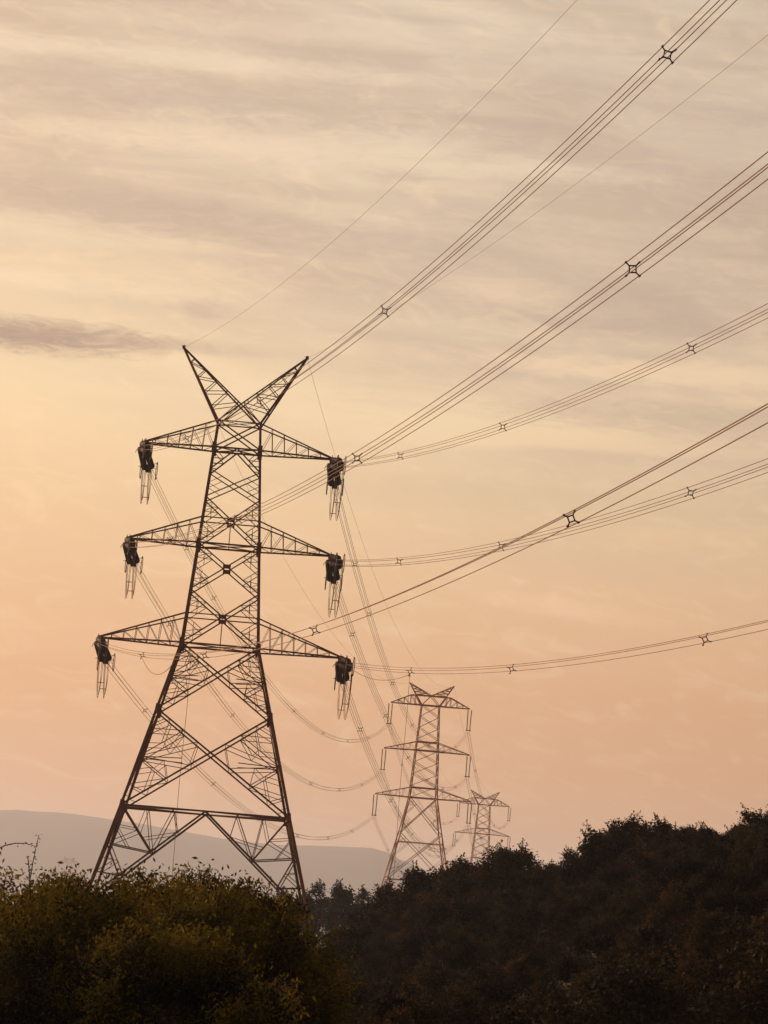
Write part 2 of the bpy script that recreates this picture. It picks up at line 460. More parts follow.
def suspension_pylon(base_z=-6.5):
    root = empty('pylon', (0, 0, 0))
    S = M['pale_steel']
    for sx in (-1, 1):
        for sy in (-1, 1):
            mb = MB(); zs = [base_z, 5.7, 15, 21.2, 30, 38.35]
            for i in range(5):
                w = (0.22, 0.21, 0.2, 0.19, 0.17)[i]
                mb.angle((sx*w2(zs[i]), sy*w2(zs[i]), zs[i]), (sx*w2(zs[i+1]), sy*w2(zs[i+1]), zs[i+1]), w, t=w*.35, flip=-sx)
            mb.build('leg', S, root)
    b = MB()
    def beam(z, w):
        h = w2(z); c = [(-h, -h, z), (h, -h, z), (h, h, z), (-h, h, z)]
        for i in range(4): b.angle(c[i], c[(i+1) % 4], w)
    for z in (38.35, 30, 31.55, 21.25, 23.1): beam(z, 0.2)
    def stack(z1, z0, n, w):
        zz = np.linspace(z1, z0, n + 1)
        for i in range(n):
            for fc in faces(w2(zz[i]), zz[i], w2(zz[i+1]), zz[i+1]): xpanel(b, *fc, w)
    stack(38.35, 30, 4, 0.095); stack(30, 21.25, 4, 0.095)
    for zt, z0, n in ((21.25, 14.6, 3), (14.6, 6.0, 3)):
        for fc in faces(w2(zt), zt, w2(z0), z0): xpanel(b, *fc, 0.125, 0.05, n)
    beam(13.0, 0.12); beam(6.0, 0.16)
    for TL, TR, BL, BR in faces(w2(6.0), 6.0, w2(base_z), base_z):
        TL, TR, BL, BR = map(np.array, (TL, TR, BL, BR)); C = (TL + TR) / 2
        for P, Q in ((TL, BL), (TR, BR)):
            b.angle(C, Q, 0.18)
            for k in (1, 2, 3): b.angle(C + (Q - C) * k / 4, P + (Q - P) * k / 4, 0.09); b.angle(C + (Q - C) * k / 4, P + (Q - P) * (k - 1) / 4, 0.09)
    b.build('bracing', S, root)
    for s in (-1, 1):
        for tx, tz, zl, zu in ((7.85, 29.85, 30, 31.55), (8.75, 21.35, 21.25, 23.1)):
            truss_arm(s, w2(zl), zl, w2(zu), zu, tx, tz, 0.15, 0.06, 4, 'cross_arm', S, root)
        # top arm: the upper chord runs level to the peak, then slopes down to the tip
        mb = MB(); h = 1.62
        for y in (-h, h):
            sg = np.sign(y)
            lo = np.array([s*h, y, 38.35]); tip = np.array([s*7.35, .2*sg, 38.35]); kn = np.array([s*3.7, y*0.62, 40.05]); mid = np.array([0, y, 40.15])
            mb.angle(lo, tip, .17); mb.angle(kn, tip, .16); mb.angle(mid, kn, .16)
            for x, zz in ((2.9, None), (3.7, None), (4.9, None), (6.0, None)):
                t = (x - h) / (7.35 - h); P = lo + (tip - lo) * t
                Q = mid + (kn - mid) * (x / 3.7) if x <= 3.7 else kn + (tip - kn) * ((x - 3.7) / 3.65)
                mb.angle(P, Q, .09); 
                t2 = max(0, (x - 1.1 - h) / (7.35 - h)); mb.angle(Q, lo + (tip - lo) * t2, .08)
            mb.angle(lo, mid, .12)
        mb.build('cross_arm', S, root)
        pk = MB(); tip = np.array([s*4.1, 0, 42.3])
        for y in (-h, h):
            o = np.array([s*h, y, 38.35]); i_ = np.array([0, y, 40.15]); 
            pk.angle(o, tip, .17); pk.angle(i_, tip, .14)
            for k in range(1, 5):
                t = k / 5; pk.angle(o + (tip - o) * (.35 + .65*t), i_ + (tip - i_) * t, .08); pk.angle(o + (tip - o) * (.35 + .65*t), i_ + (tip - i_) * (t - .2), .08)
        pk.build('earth_wire_peak', S, root)
        for tx, tz in ((7.35, 38.3), (7.85, 29.8), (8.75, 21.3)):
            for dy in (-0.1, 0.1):
                st = MB()
                x = s * tx + (0.33 if dy > 0 else -0.33); x2 = s * tx + (0.28 if dy > 0 else -0.28)
                disc_string(st, (x, dy, tz - 0.15), (x2, dy, tz - 3.85), 0.16, 26)
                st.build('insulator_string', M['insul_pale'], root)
            yk = MB(); yk.box((s*tx - .5, 0, tz - 3.9), (s*tx + .5, 0, tz - 3.9), .16, .12)
            for a in (-.3, .3): yk.box((s*tx + a, -.3, tz - 3.95), (s*tx + a, .3, tz - 3.95), .14)
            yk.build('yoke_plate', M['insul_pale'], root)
    return root

pylon2 = suspension_pylon()
pylon2.location = tuple(T2); pylon2.rotation_euler.z = PSI2
tag(pylon2, 'second pylon down the line, slim brown lattice rising behind the dip in the dark trees', 'pylon', 'lattice pylons along the line')
pylon3 = copy_tree(pylon2); pylon3.location = tuple(T3); pylon3.rotation_euler.z = PSI3
tag(pylon3, 'third pylon, half hidden by trees just to the right of the second one')
pylon4 = copy_tree(pylon2); pylon4.location = tuple(T4)
tag(pylon4, 'tiny ghostly pylon far off before the hazy ridge at the left')

# ------------------------------------------------------------------ conductors
BS = 0.195      # half the side of a bundle
CR = 0.0165

def bundle_frame(pts):
    d = pts[-1] - pts[0]; d[2] = 0; d = d / np.linalg.norm(d)
    s = np.array([d[1], -d[0], 0]); return d, s, np.array([0, 0, 1.0])

def spacer_mesh(mb, c, s, u, BS):
    """cruciform spacer damper: a small square frame with a clamp arm to each conductor"""
    q = BS * 0.52; o = BS * 1.04
    cs = [c + s*x*q + u*y*q for x, y in ((-1,-1),(1,-1),(1,1),(-1,1))]
    os_ = [c + s*x*o + u*y*o for x, y in ((-1,-1),(1,-1),(1,1),(-1,1))]
    for i in range(4):
        mb.box(cs[i], cs[(i+1) % 4], 0.04, 0.04)
        mb.tube([cs[i], (cs[i] + os_[i]) / 2, os_[i]], [0.026, 0.022, 0.032], 5)
        d = np.cross(s, u); mb.tube([os_[i] - d * .09, os_[i] + d * .07], 0.034, 6)

def arc(P0, P1, c, n):
    """sagging span; c is the parabola's curvature per metre"""
    t = np.linspace(0, 1, n)[:, None]; S = np.linalg.norm((P1 - P0)[:2])
    P = P0 + (P1 - P0) * t; P[:, 2] += (c * S * S * (t * t - t))[:, 0]
    return P

def bundle(P0, P1, c, label, group, spacers, n=70, r=CR, roll=0.0, cut=None, name='power_line', BS=BS):
    """four conductors and their spacers strung from P0 to P1"""
    pts = arc(P0, P1, c, n)
    d, s, u = bundle_frame(pts)
    # a strung bundle twists a little: roll its square about the line
    rgt = -s; a_ = R(roll)
    s, u = -(rgt * math.cos(a_) - u * math.sin(a_)), u * math.cos(a_) + rgt * math.sin(a_)
    root = empty(name, tuple(P0)); o = np.array(P0)
    tot = np.linalg.norm((P1 - P0)[:2])
    tag(root, label, 'power line', group)
    for x in (-1, 1):
        for y in (-1, 1):
            m0 = 0
            if cut and (x, y) == (1, -1):            # this conductor is missing beyond the first spacer
                continue
            mb = MB(); mb.tube([p + s*x*BS + u*y*BS - o for p in pts], r, 5); mb.build('conductor', M['wire'], root)
    S = np.linalg.norm((P1 - P0)[:2])
    for dist in spacers:
        t = dist / S
        if not 0 < t < 1: continue
        p = P0 + (P1 - P0) * t; p[2] += c * S * S * (t * t - t)
        mb = MB(); spacer_mesh(mb, p - o, s, u, BS); mb.build('spacer', M['fit'], root)
    return root, d

def single(P0, P1, c, label, group, r=0.009, n=60, name='earth_wire'):
    pts = arc(P0, P1, c, n)
    mb = MB(); mb.tube([p - P0 for p in pts], r, 5)
    o = mb.build(name, M['wire'], None); o.location = tuple(P0)
    tag(o, label, 'earth wire', group)
    return o

Q = [37.0235, -44.9991, 0.9676, 0.2147, 2.6411, 2.2238]
DZ = dict(zip('A B D C E F G H'.split(), [-0.3626, -0.7618, 0.386, -0.8956, 1.1593, 4.1807, -1.104, -2.4384]))
SF = dict(zip('A B D C E F G H'.split(), [0.7024, -0.8473, -0.209, 0.2879, 0.0379, -0.2128, 1.3594, -1.9009]))
HEIGHT = {'A': 'top left', 'B': 'middle left', 'D': 'lowest left', 'C': 'top right', 'E': 'middle right', 'F': 'lowest right'}
C_OUT = {'A': 2.36, 'B': 2.16, 'D': 1.92, 'C': 2.48, 'E': 1.75, 'F': 1.98}
# distances of the spacers from the pylon, horizontal metres
SP_IN = {'A': [38, 82, 131, 187.9, 245], 'B': [38, 81, 129.7, 187.7, 244], 'D': [41.7, 84, 131.9, 189.1, 246], 'C': [36.5, 76.9, 125.9, 182, 240], 'E': [36.3, 76.4, 125.6, 183, 241], 'F': [36, 75.1, 124.5, 181, 238]}
ROLL_IN = {'A': 9, 'B': -5, 'D': -24, 'C': 0, 'E': 8, 'F': -28}
hw = MB
for k in 'ABDCEF':
    s_, tx, tz = T1_ARMS[k]
    tip = T1w(k)
    a = s_ * tx
    P1 = np.array([Q[0], Q[1], Q[2] + tz + DZ[k]]) + a * np.array([math.cos(Q[3]), math.sin(Q[3]), 0])
    P0 = tip + np.array([0, 0, -.5])
    c_in = Q[4] * 1e-4 * (1 + SF[k] / 10)
    # string ends: on the incoming curve and on the outgoing curve
    S = np.linalg.norm((P1 - P0)[:2]); uin = (P1 - P0) / S; uin[2] = 0; uin /= np.linalg.norm(uin)
    L = 5.2; t = L / S
    Ein = P0 + (P1 - P0) * t; Ein[2] += c_in * S * S * (t*t - t)
    end2 = T2 + np.array([math.cos(PSI2), math.sin(PSI2), 0]) * E2[k][0] + np.array([0, 0, E2[k][1]])
    uo = end2 - tip; uo[2] = 0; uo /= np.linalg.norm(uo)
    Eout = tip + uo * 5.2 + np.array([0, 0, -1.45])
    # incoming span. the fitted parabola is re-expressed from the string end
    bl, din = bundle(Ein, P1, c_in, {
        'A': 'upper steep four-wire bundle crossing the top of the sky, reaching the top left arm',
        'B': 'steep four-wire bundle just below the topmost one, reaching the middle left arm',
        'D': 'tightly closed-up dark bundle crossing another one right of the pylon, reaching its lowest left arm',
        'C': 'shallow curved bundle strung to the top right arm of the near pylon',
        'E': 'gently curved bundle strung to the middle right arm of the near pylon',
        'F': 'flattest and lowest bundle, strung to the lowest right arm of the near pylon'}[k],
        'four-wire bundles strung towards the viewer', [d - L for d in SP_IN[k]], n=90, roll=ROLL_IN[k], cut=k in 'DF', BS=0.165 if k == 'D' else BS)
    bundle(Eout, end2, C_OUT[k] * 1e-4, 'sagging bundle from the %s arm of the near pylon to the second pylon' % HEIGHT[k],
           'sagging bundles between the near and second pylon', [34, 62, 118, 176, 234, 292, 350][(0 if k in 'CA' else 1) % 2:] if k in 'AC' else [30, 98, 160, 225, 290, 350], n=70)
    # insulators of this arm (parts of the pylon, in the pylon's own space)
    inv = Matrix.Translation(Vector((T1[0], T1[1], 0))) @ Matrix.Rotation(PSI, 4, 'Z')
    inv = inv.inverted()
    loc = lambda p: np.array(inv @ Vector(tuple(p)))
    tl, ei, eo = loc(tip), loc(Ein), loc(Eout)
    for e, sg in ((ei, -1), (eo, 1)):
        d = e - tl; dn = d / np.linalg.norm(d); _, sd, ud = frame(d)
        for off in (-0.28, 0.28):
            if sg < 0: ov = ud * off + sd * off * 0.25
            else: ov = sd * off + ud * off * 0.25
            st = MB()
            a0 = tl + ov * 0.7 + dn * 0.35 - np.array([0, 0, .3]); b0 = e + ov - dn * 0.35
            disc_string(st, a0, b0, 0.27, 13)
            for tt in (.08, .93):                   # arcing horns
                ph = a0 + (b0 - a0) * tt; st.tube([ph, ph + ov * 1.1 + ud * .12, ph + ov * 1.5 + dn * (.25 if tt < .5 else -.25)], 0.025, 5)
            st.build('insulator_string', M['insul'], pylon1)
        hb = MB()
        sh = MB(); sh.box(tl, tl + dn * 0.4, 0.3, 0.35); sh.build('shackle', M['fit'], pylon1)
        hb.box(e - dn * 0.4, e + dn * 0.1, 0.45, 0.5)
        for x in (-1, 1):
            for y in (-1, 1): hb.tube([e - dn * 0.3, e + dn * 0.05 + sd * x * BS + ud * y * BS], 0.05, 5)
        hb.build('yoke_plate', M['fit'], pylon1)
        for q_ in (-1, 1):                     # arcing ovals standing either side of the string end
            rg = MB(); cc = e + sd * q_ * (0.62 if sg > 0 else 0.3) + dn * 0.25
            rg.tube([cc + dn * math.cos(2*PI*i/24) * 0.45 + ud * math.sin(2*PI*i/24) * 0.72 for i in range(24)], 0.032, 5, closed=True)
            rg.tube([e - dn * .3, cc - dn * .45], 0.022, 5)
            rg.build('corona_ring', M['fit'], pylon1)
    # jumper: four cables looping under the arm from one string end to the other
    jm = MB()
    low = 4.6 - 0.1 * (k in 'BD')
    for x in (-1, 1):
        for y in (-1, 1):
            pts = []
            for i in range(25):
                t = i / 24; th = PI * t
                p = ei + (eo - ei) * (0.5 - 0.5 * math.cos(th) * (abs(math.cos(th)) ** 0.35))
                ztop = ei[2] + (eo[2] - ei[2]) * t
                zlow = tl[2] - low + y * 0.12
                q_ = math.sin(th) ** 0.62 if 0 < t < 1 else 0
                p = np.array([p[0], p[1], ztop + (zlow - ztop) * q_])
                pts.append(p + np.array([x * 0.24 + y * 0.05 * (1 - 0.6 * q_), 0, y * BS * (1 - q_)]))
            jm.tube(pts, 0.022, 5)
    for t in (0.22, 0.78):
        p = ei + (eo - ei) * (0.5 - 0.5 * math.cos(PI * t)); zt = ei[2] + (eo[2] - ei[2]) * t
        p[2] = zt + (tl[2] - low - zt) * math.sin(PI * t) ** 0.62
        jm.box(p - np.array([.24, 0, 0]), p + np.array([.24, 0, 0]), 0.025, 0.05)
    jm.build('jumper', M['wire'], pylon1)

# earth wires
for k, s_, lab in (('G', -1, 'faint single earth wire rising from the left horn of the near pylon'), ('H', 1, 'faint single earth wire rising from the right horn, ending highest on the right edge')):
    tip = T1 + np.array([math.cos(PSI), math.sin(PSI), 0]) * s_ * 4.8 + np.array([0, 0, 42.1])
    P1 = np.array([Q[0], Q[1], Q[2] + 42.1 + DZ[k]]) + s_ * 4.8 * np.array([math.cos(Q[3]), math.sin(Q[3]), 0])
    single(tip, P1, Q[5] * 1e-4 * (1 + SF[k] / 10), lab, 'earth wires strung towards the viewer', r=0.0085, n=80)
    e2 = T2 + np.array([math.cos(PSI2), math.sin(PSI2), 0]) * s_ * 4.1 + np.array([0, 0, 42.3])
    single(tip, e2, 1.7e-4, 'hair-thin earth wire from the %s horn of the near pylon to the second' % ('left' if s_ < 0 else 'right'), 'earth wires between the near and second pylon', r=0.011)
    e3 = T3 + np.array([math.cos(PSI3), math.sin(PSI3), 0]) * s_ * 4.1 + np.array([0, 0, 42.3])
    single(e2, e3, 1.7e-4, 'hair-thin earth wire from the %s horn of the second pylon to the third' % ('left' if s_ < 0 else 'right'), 'earth wires between the second and third pylon', r=0.012)
for k in 'ABDCEF':
    a2 = T2 + np.array([math.cos(PSI2), math.sin(PSI2), 0]) * E2[k][0] + np.array([0, 0, E2[k][1]])
    a3 = T3 + np.array([math.cos(PSI3), math.sin(PSI3), 0]) * E2[k][0] + np.array([0, 0, E2[k][1]])
    bundle(a2, a3, 2.0e-4, 'far faint bundle from the %s arm of the second pylon to the third' % HEIGHT[k], 'far bundles between the second and third pylon', [60, 120, 180, 240, 300, 350], n=50)

# loose work ropes hanging from two of the bundles
def on_in(k, dist):
    s_, tx, tz = T1_ARMS[k]; a = s_ * tx
    P1 = np.array([Q[0], Q[1], Q[2] + tz + DZ[k]]) + a * np.array([math.cos(Q[3]), math.sin(Q[3]), 0])
    P0 = T1w(k) + np.array([0, 0, -.5]); S = np.linalg.norm((P1 - P0)[:2]); t = dist / S
    p = P0 + (P1 - P0) * t; p[2] += Q[4] * 1e-4 * (1 + SF[k] / 10) * S * S * (t*t - t)
    return p
for k, dist, lab in (('D', 76, 'thin work rope hanging straight down inside the near pylon'), ('F', 36, 'thin work rope hanging down in front of the second pylon')):
    p = on_in(k, dist); p[2] -= BS
    g = ground_z(p[0], p[1])
    mb = MB(); m = 14
    mb.tube([np.array([0.03 * math.sin(i * .9), 0.02 * math.cos(i), (g - p[2]) * i / m]) for i in range(m + 1)], 0.014, 5)
    for zz in (0.0, -0.12): mb.ring((0, 0, zz), (0, 1, 0), 0.05, 0.012, 10, 5)
    o = mb.build('hanging_rope', M['rope'], None); o.location = tuple(p)
    tag(o, lab, 'rope', 'work ropes hanging from the line')
# slack earthing leads looping below the two lowest bundles, between the string and the first spacer
for k, d0, d1, drop, lab in (('F', 6.5, 36, 0.55, 'slack lead looping below the lowest bundle right of the near pylon'), ('D', 42, 66, 0.9, 'slack lead drooping towards the left legs of the near pylon')):
    a = on_in(k, d0); b_ = on_in(k, d1); a[2] -= BS; b_[2] -= BS
    mb = MB(); pts = []
    for i in range(25):
        t = i / 24; p = on_in(k, d0 + (d1 - d0) * t); p[2] -= BS + drop * 4 * t * (1 - t)
        pts.append(p - a)
    mb.tube(pts, 0.02, 5)
    o = mb.build('slack_lead', M['wire'], None); o.location = tuple(a)
    tag(o, lab, 'cable', 'slack leads below the lowest bundles')

# ------------------------------------------------------------------ trees
class LeafMesh:
    def __init__(self): self.c = []; self.n = []; self.t = []; self.l = []; self.w = []; self.tone = []
    def add(self, c, l, w, tone, droop=0.0):
        self.c.append(c); self.l.append(l); self.w.append(w); self.tone.append(tone)
    def build(self, name, mat, parent, rng, up_bias=0.5, down=0.0):
        n = len(self.c); C = np.array(self.c); L = np.array(self.l)[:, None]; W = np.array(self.w)[:, None]
        a = rng.normal(size=(n, 3)); a[:, 2] -= down; a /= np.linalg.norm(a, axis=1)[:, None]
        nn = rng.normal(size=(n, 3)); nn[:, 2] = np.abs(nn[:, 2]) + up_bias
        s = np.cross(a, nn); s /= np.linalg.norm(s, axis=1)[:, None] + 1e-9
        v = np.empty((n, 4, 3))
        v[:, 0] = C; v[:, 1] = C + a * L * .45 + s * W * .5; v[:, 2] = C + a * L; v[:, 3] = C + a * L * .45 - s * W * .5
        me = bpy.data.meshes.new(name)
        me.vertices.add(n * 4); me.vertices.foreach_set('co', v.reshape(-1))
        me.loops.add(n * 4); me.loops.foreach_set('vertex_index', np.arange(n * 4, dtype=np.int32))
        me.polygons.add(n); me.polygons.foreach_set('loop_start', np.arange(0, n * 4, 4, dtype=np.int32))
        at = me.attributes.new('tone', 'FLOAT', 'FACE'); at.data.foreach_set('value', np.array(self.tone, dtype=np.float32))
        me.materials.append(mat); me.update(calc_edges=True)
        return link(bpy.data.objects.new(name, me), parent)

def make_tree(name, seed, height, rx, rz, nclump, leaves, leaf, mat, sprigs=30, sprig_len=0.7, cr=(0.3, 0.6), narrow=0.6, down=0.0, droop=0.25, bare=0):
    """trunk with limbs running to leaf clumps; the crown is leaves spread through the clumps and along outer sprigs"""
    rng = np.random.default_rng(seed)
    root = empty(name)
    cz = height - rz
    clumps = []
    for i in range(nclump):
        d = rng.normal(size=3); d /= np.linalg.norm(d)
        rr = rng.uniform(0.35, 1.0) ** 0.5
        if rng.random() < .4: d[2] = abs(d[2])
        p = np.array([d[0]*rx*rr, d[1]*rx*rr, cz + d[2]*rz*rr*rng.uniform(.8, 1.08)])
        clumps.append((p, rng.uniform(*cr), rng.uniform(0, 1)))
    tb = MB()
    bend = rng.normal(size=2) * 0.15
    tr_top = cz + rz * 0.3
    tr = [np.array([bend[0]*math.sin(t*3), bend[1]*math.sin(t*2.3), tr_top * t - 0.3 * (1 - t)]) for t in np.linspace(0, 1, 8)]
    r0 = 0.035 * height ** 0.9
    tb.tube(tr, [r0 * (1 - .75 * t) for t in np.linspace(0, 1, 8)], 8)
    for p, r, _ in clumps:
        i = int(rng.integers(3, 8)); a = tr[min(i, 7)]
        if p[2] < a[2]: a = tr[3]
        m = (a + p) / 2 + rng.normal(size=3) * .12 + np.array([0, 0, .1])
        tb.tube([a, m, p], [r0 * .3, r0 * .17, 0.008], 5)
    lm = LeafMesh()
    tot = sum(r ** 2 for _, r, _ in clumps)
    for p, r, tone in clumps:
        k = int(leaves * r ** 2 / tot)
        g = rng.normal(size=(k, 3)); g /= np.linalg.norm(g, axis=1)[:, None]
        rad = rng.uniform(0.25, 1.0, k) ** 0.5 * (1 + 0.25 * rng.normal(size=k))
        pts = p + g * rad[:, None] * r * np.array([1.15, 1.15, .8])
        ls = rng.uniform(.6, 1.3, k) * leaf
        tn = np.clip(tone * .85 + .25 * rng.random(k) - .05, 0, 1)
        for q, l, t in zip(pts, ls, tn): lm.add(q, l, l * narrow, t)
    for i in range(sprigs):
        p, r, tone = clumps[int(rng.integers(len(clumps)))]
        o = p - np.array([0, 0, cz]); o = o / (np.linalg.norm(o) + 1e-6)
        d = o + rng.normal(size=3) * .45 + np.array([0, 0, .5]); d /= np.linalg.norm(d)
        ln = sprig_len * rng.uniform(.5, 1.4)
        st = p + d * r * .5
        pts = [st + d * ln * t + np.array([0, 0, -droop * ln * t * t]) for t in np.linspace(0, 1, 6)]
        tb.tube(pts, [0.01, .009, .008, .006, .005, .003], 4)
        isbare = i < bare
        for t in np.linspace(.15, 1, 6 if isbare else 22):
            q = st + d * ln * t + np.array([0, 0, -droop * ln * t * t]) + rng.normal(size=3) * (.015 if isbare else .035)
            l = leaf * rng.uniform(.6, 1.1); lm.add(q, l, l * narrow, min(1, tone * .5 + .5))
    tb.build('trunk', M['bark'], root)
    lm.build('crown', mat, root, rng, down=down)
    return root

rnd = random.Random(11)
def put(tree, x, y, z=None, rz=0, s=1.0, sz=None):
    tree.location = (x, y, ground_z(x, y) - 0.05 if z is None else z)
    tree.rotation_euler = (0, 0, rz); tree.scale = (s, s, sz or s)

# skyline of the wooded hillside, surveyed
LINE = [(330, 893), (352, 883), (375, 895), (395, 887), (412, 880), (432, 868), (450, 860), (480, 856), (512, 846), (535, 856), (556, 862), (575, 850), (592, 836), (615, 815), (634, 826), (665, 812), (690, 814), (712, 822), (740, 818), (768, 808), (820, 800), (900, 790)]
def line_z(px, Y):
    y = lerp(px, [p[0] for p in LINE], [p[1] for p in LINE])
    return ray(px, y)[2] * Y

hill_protos = []
for i, (h, rx, rz) in enumerate(((4.8, 1.7, 2.3), (5.2, 2.0, 2.4), (4.5, 1.6, 2.1), (5.0, 2.1, 2.2), (4.9, 1.6, 2.4))):
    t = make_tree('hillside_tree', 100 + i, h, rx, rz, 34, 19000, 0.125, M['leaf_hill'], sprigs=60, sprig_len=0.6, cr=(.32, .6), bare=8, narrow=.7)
    hill_protos.append((t, h)); t['used'] = 0
used = [False] * 5
def hill_tree(x, y, top, label, group, i=None):
    i = rnd.randrange(5) if i is None else i
    p, h = hill_protos[i]
    if used[i]: o = copy_tree(p)
    else: o = p; used[i] = True
    g = ground_z(x, y)
    top = max(top, g + 2.3)
    s = max(0.6, min(1.35, (top - g) / h))
    put(o, x, y, top - h * s if top - h * s < g else g - 0.05, rnd.uniform(0, 6.28), s * rnd.uniform(.92, 1.1), s)
    if 'used' in o: del o['used']
    tag(o, label, 'tree', group)
    return o

sky_labels = {
 398: 'small dark tree at the foot of the second pylon, left of its legs', 
 432: 'twiggy tree poking up beside the right leg of the second pylon',
 470: 'dark rounded tree below the third pylon',
 512: 'broad dark tree crowning the first hump, right of the third pylon',
 553: 'low tree in the notch between the two humps of the skyline',
 585: 'thin-leaved tree at the start of the higher hump',
 614: 'tall bushy tree standing proud on the higher hump, left of a small gap',
 664: 'wide dark tree topping the hillside just right of a small gap',
 704: 'sparse twiggy tree on the flat stretch of the skyline',
 738: 'dense tree on the skyline second from the right edge',
 766: 'highest skyline tree, at the right edge of the hillside'}
for px, lab in sky_labels.items():
    Y = lerp(px, [398, 768], [205, 160]) + rnd.uniform(-4, 4)
    x = ray(px, 900)[0] * Y
    hill_tree(x, Y, line_z(px, Y) + rnd.uniform(-.15, .3), lab, 'trees along the hillside skyline')
for Y, dpx in ((222, 26), (198, 28)):          # a second rank behind the skyline closes it
    px = 396
    while px < 800:
        x = ray(px, 900)[0] * Y
        hill_tree(x, Y, line_z(px, Y) - rnd.uniform(.45, 1.2), 'dark tree closing the skyline behind its front rank', 'trees ranked behind the skyline')
        px += dpx * rnd.uniform(.8, 1.2)
# the slope below: tops step down towards the viewer
for Y, dpx in ((190, 30), (172, 34), (156, 36), (140, 40), (126, 44), (113, 50), (101, 56), (90, 62), (80, 70)):
    px = 350 + rnd.uniform(0, dpx)
    while px < 830:
        yy = Y + rnd.uniform(-5, 5)
        off = (205 - Y) / 125.0
        top = line_z(px, yy) - yy / F_PX * (14 + 120 * off) + rnd.uniform(-.45, .45)
        x = ray(px, 900)[0] * yy
        hill_tree(x, yy, top, 'dark leafy tree massed on the slope below the skyline trees', 'trees massed on the slope')
        px += dpx * rnd.uniform(1.0, 1.6) * 1.15

for Y, p0 in ((184, 640), (168, 620), (152, 660), (138, 690), (127, 690), (116, 700), (106, 700)):
    px = p0
    while px < 815:
        x = ray(px, 900)[0] * Y; g = ground_z(x, Y)
        if g + 2.4 < line_z(px, Y) - .5: hill_tree(x, Y, min(g + rnd.uniform(2.6, 3.4), line_z(px, Y) - .6), 'low shrubby tree filling the upper right slope', 'low trees on the upper right slope')
        px += rnd.uniform(30, 44)

# bluish trees beyond the near pylon, between the bushes and the hillside
far_p = [make_tree('distant_tree', 300 + i, 8.2, 1.7, 3.0, 30, 5000, 0.26, M['leaf_blue'], sprigs=20, sprig_len=.9, cr=(.4, .8)) for i in range(2)]
fl = {282: 'grey-blue tree seen through the right foot of the near pylon', 300: 'grey-blue tree directly behind the right foot of the near pylon',
      318: 'small far tree just right of the near pylon foot', 343: 'upright far tree standing highest in the gap',
      362: 'far tree on the left flank of the dark hillside', 240: 'far tree half hidden by the bushes inside the near pylon', 385: 'far tree before the legs of the second pylon'}
for i, (px, lab) in enumerate(fl.items()):
    o = far_p[i] if i < 2 else copy_tree(far_p[i % 2])
    Y = 345 + 12 * (i % 3)
    ytop = {282: 893, 300: 890, 318: 886, 343: 880, 362: 892, 240: 892, 385: 890}[px]
    top = ray(px, ytop)[2] * Y; x = ray(px, 900)[0] * Y; g = ground_z(x, Y)
    s = (top - g) / 8.2
    put(o, x, Y, None, i * 1.3, s * (.85 if px == 343 else 1.1), s)
    tag(o, lab, 'tree', 'far trees in the gap behind the near pylon')

# ragged bamboo-like bushes close to the viewer on the left
near_p = []
for i, (h, rx, rz) in enumerate(((5.4, 1.6, 2.0), (5.8, 1.75, 2.2), (5.1, 1.5, 1.9))):
    near_p.append((make_tree('bamboo_bush', 500 + i, h, rx, rz, 74, 70000, 0.068, M['leaf_near'], sprigs=200, sprig_len=0.34, cr=(.2, .46), narrow=.4, down=.7, droop=.45), h))
bush = [(-30, 884, 46, 'ragged yellow-green bush cut by the left edge of the picture'),
        (22, 880, 49, 'ochre bush below the arching twig, left of the near pylon'),
        (78, 890, 47, 'olive bush in front of the hazy ridge, between the arching twig and the pylon leg'),
        (126, 889, 50, 'bush rising directly before the left leg of the near pylon'),
        (176, 888, 47, 'bush before the open middle of the near pylon base'),
        (208, 884, 51, 'golden bush with airy sprays before the right half of the near pylon base'),
        (50, 893, 54, 'dark bush filling the dip before the hazy ridge, behind the arching twig'),
        (102, 894, 55, 'dark bush in the second rank, beside the left leg of the near pylon'),
        (152, 893, 54, 'dark bush in the second rank, inside the left foot of the near pylon'),
        (202, 894, 55, 'dark bush in the second rank, under the middle of the near pylon'),
        (236, 897, 54, 'dark bush in the second rank, inside the right foot of the near pylon'),
        (222, 905, 47, 'low bush sloping down at the right end of the bush row'),
        (10, 915, 38, 'darker nearer bush low at the left edge'),
        (85, 930, 36, 'shaded nearer bush with a hollow, low left of the middle'),
        (165, 935, 37, 'shaded nearer bush below the pylon base'),
        (188, 948, 36, 'yellowish nearer bush low before the end of the row'),
        (222, 985, 40, 'lowest small bush where the row meets the dark slope')]
ub = [False] * 3
for i, (px, yt, Y, lab) in enumerate(bush):
    k = i % 3; p, h = near_p[k]
    if ub[k]: o = copy_tree(p)
    else: o = p; ub[k] = True
    top = ray(px, yt)[2] * Y + .12; x = ray(px, 900)[0] * Y; g = ground_z(x, Y)
    s = (top - g) / h
    put(o, x, Y, None, i * 2.1, max(.85, min(1.15, s)), s)
    tag(o, lab, 'bush', 'bamboo-like bushes at the lower left')
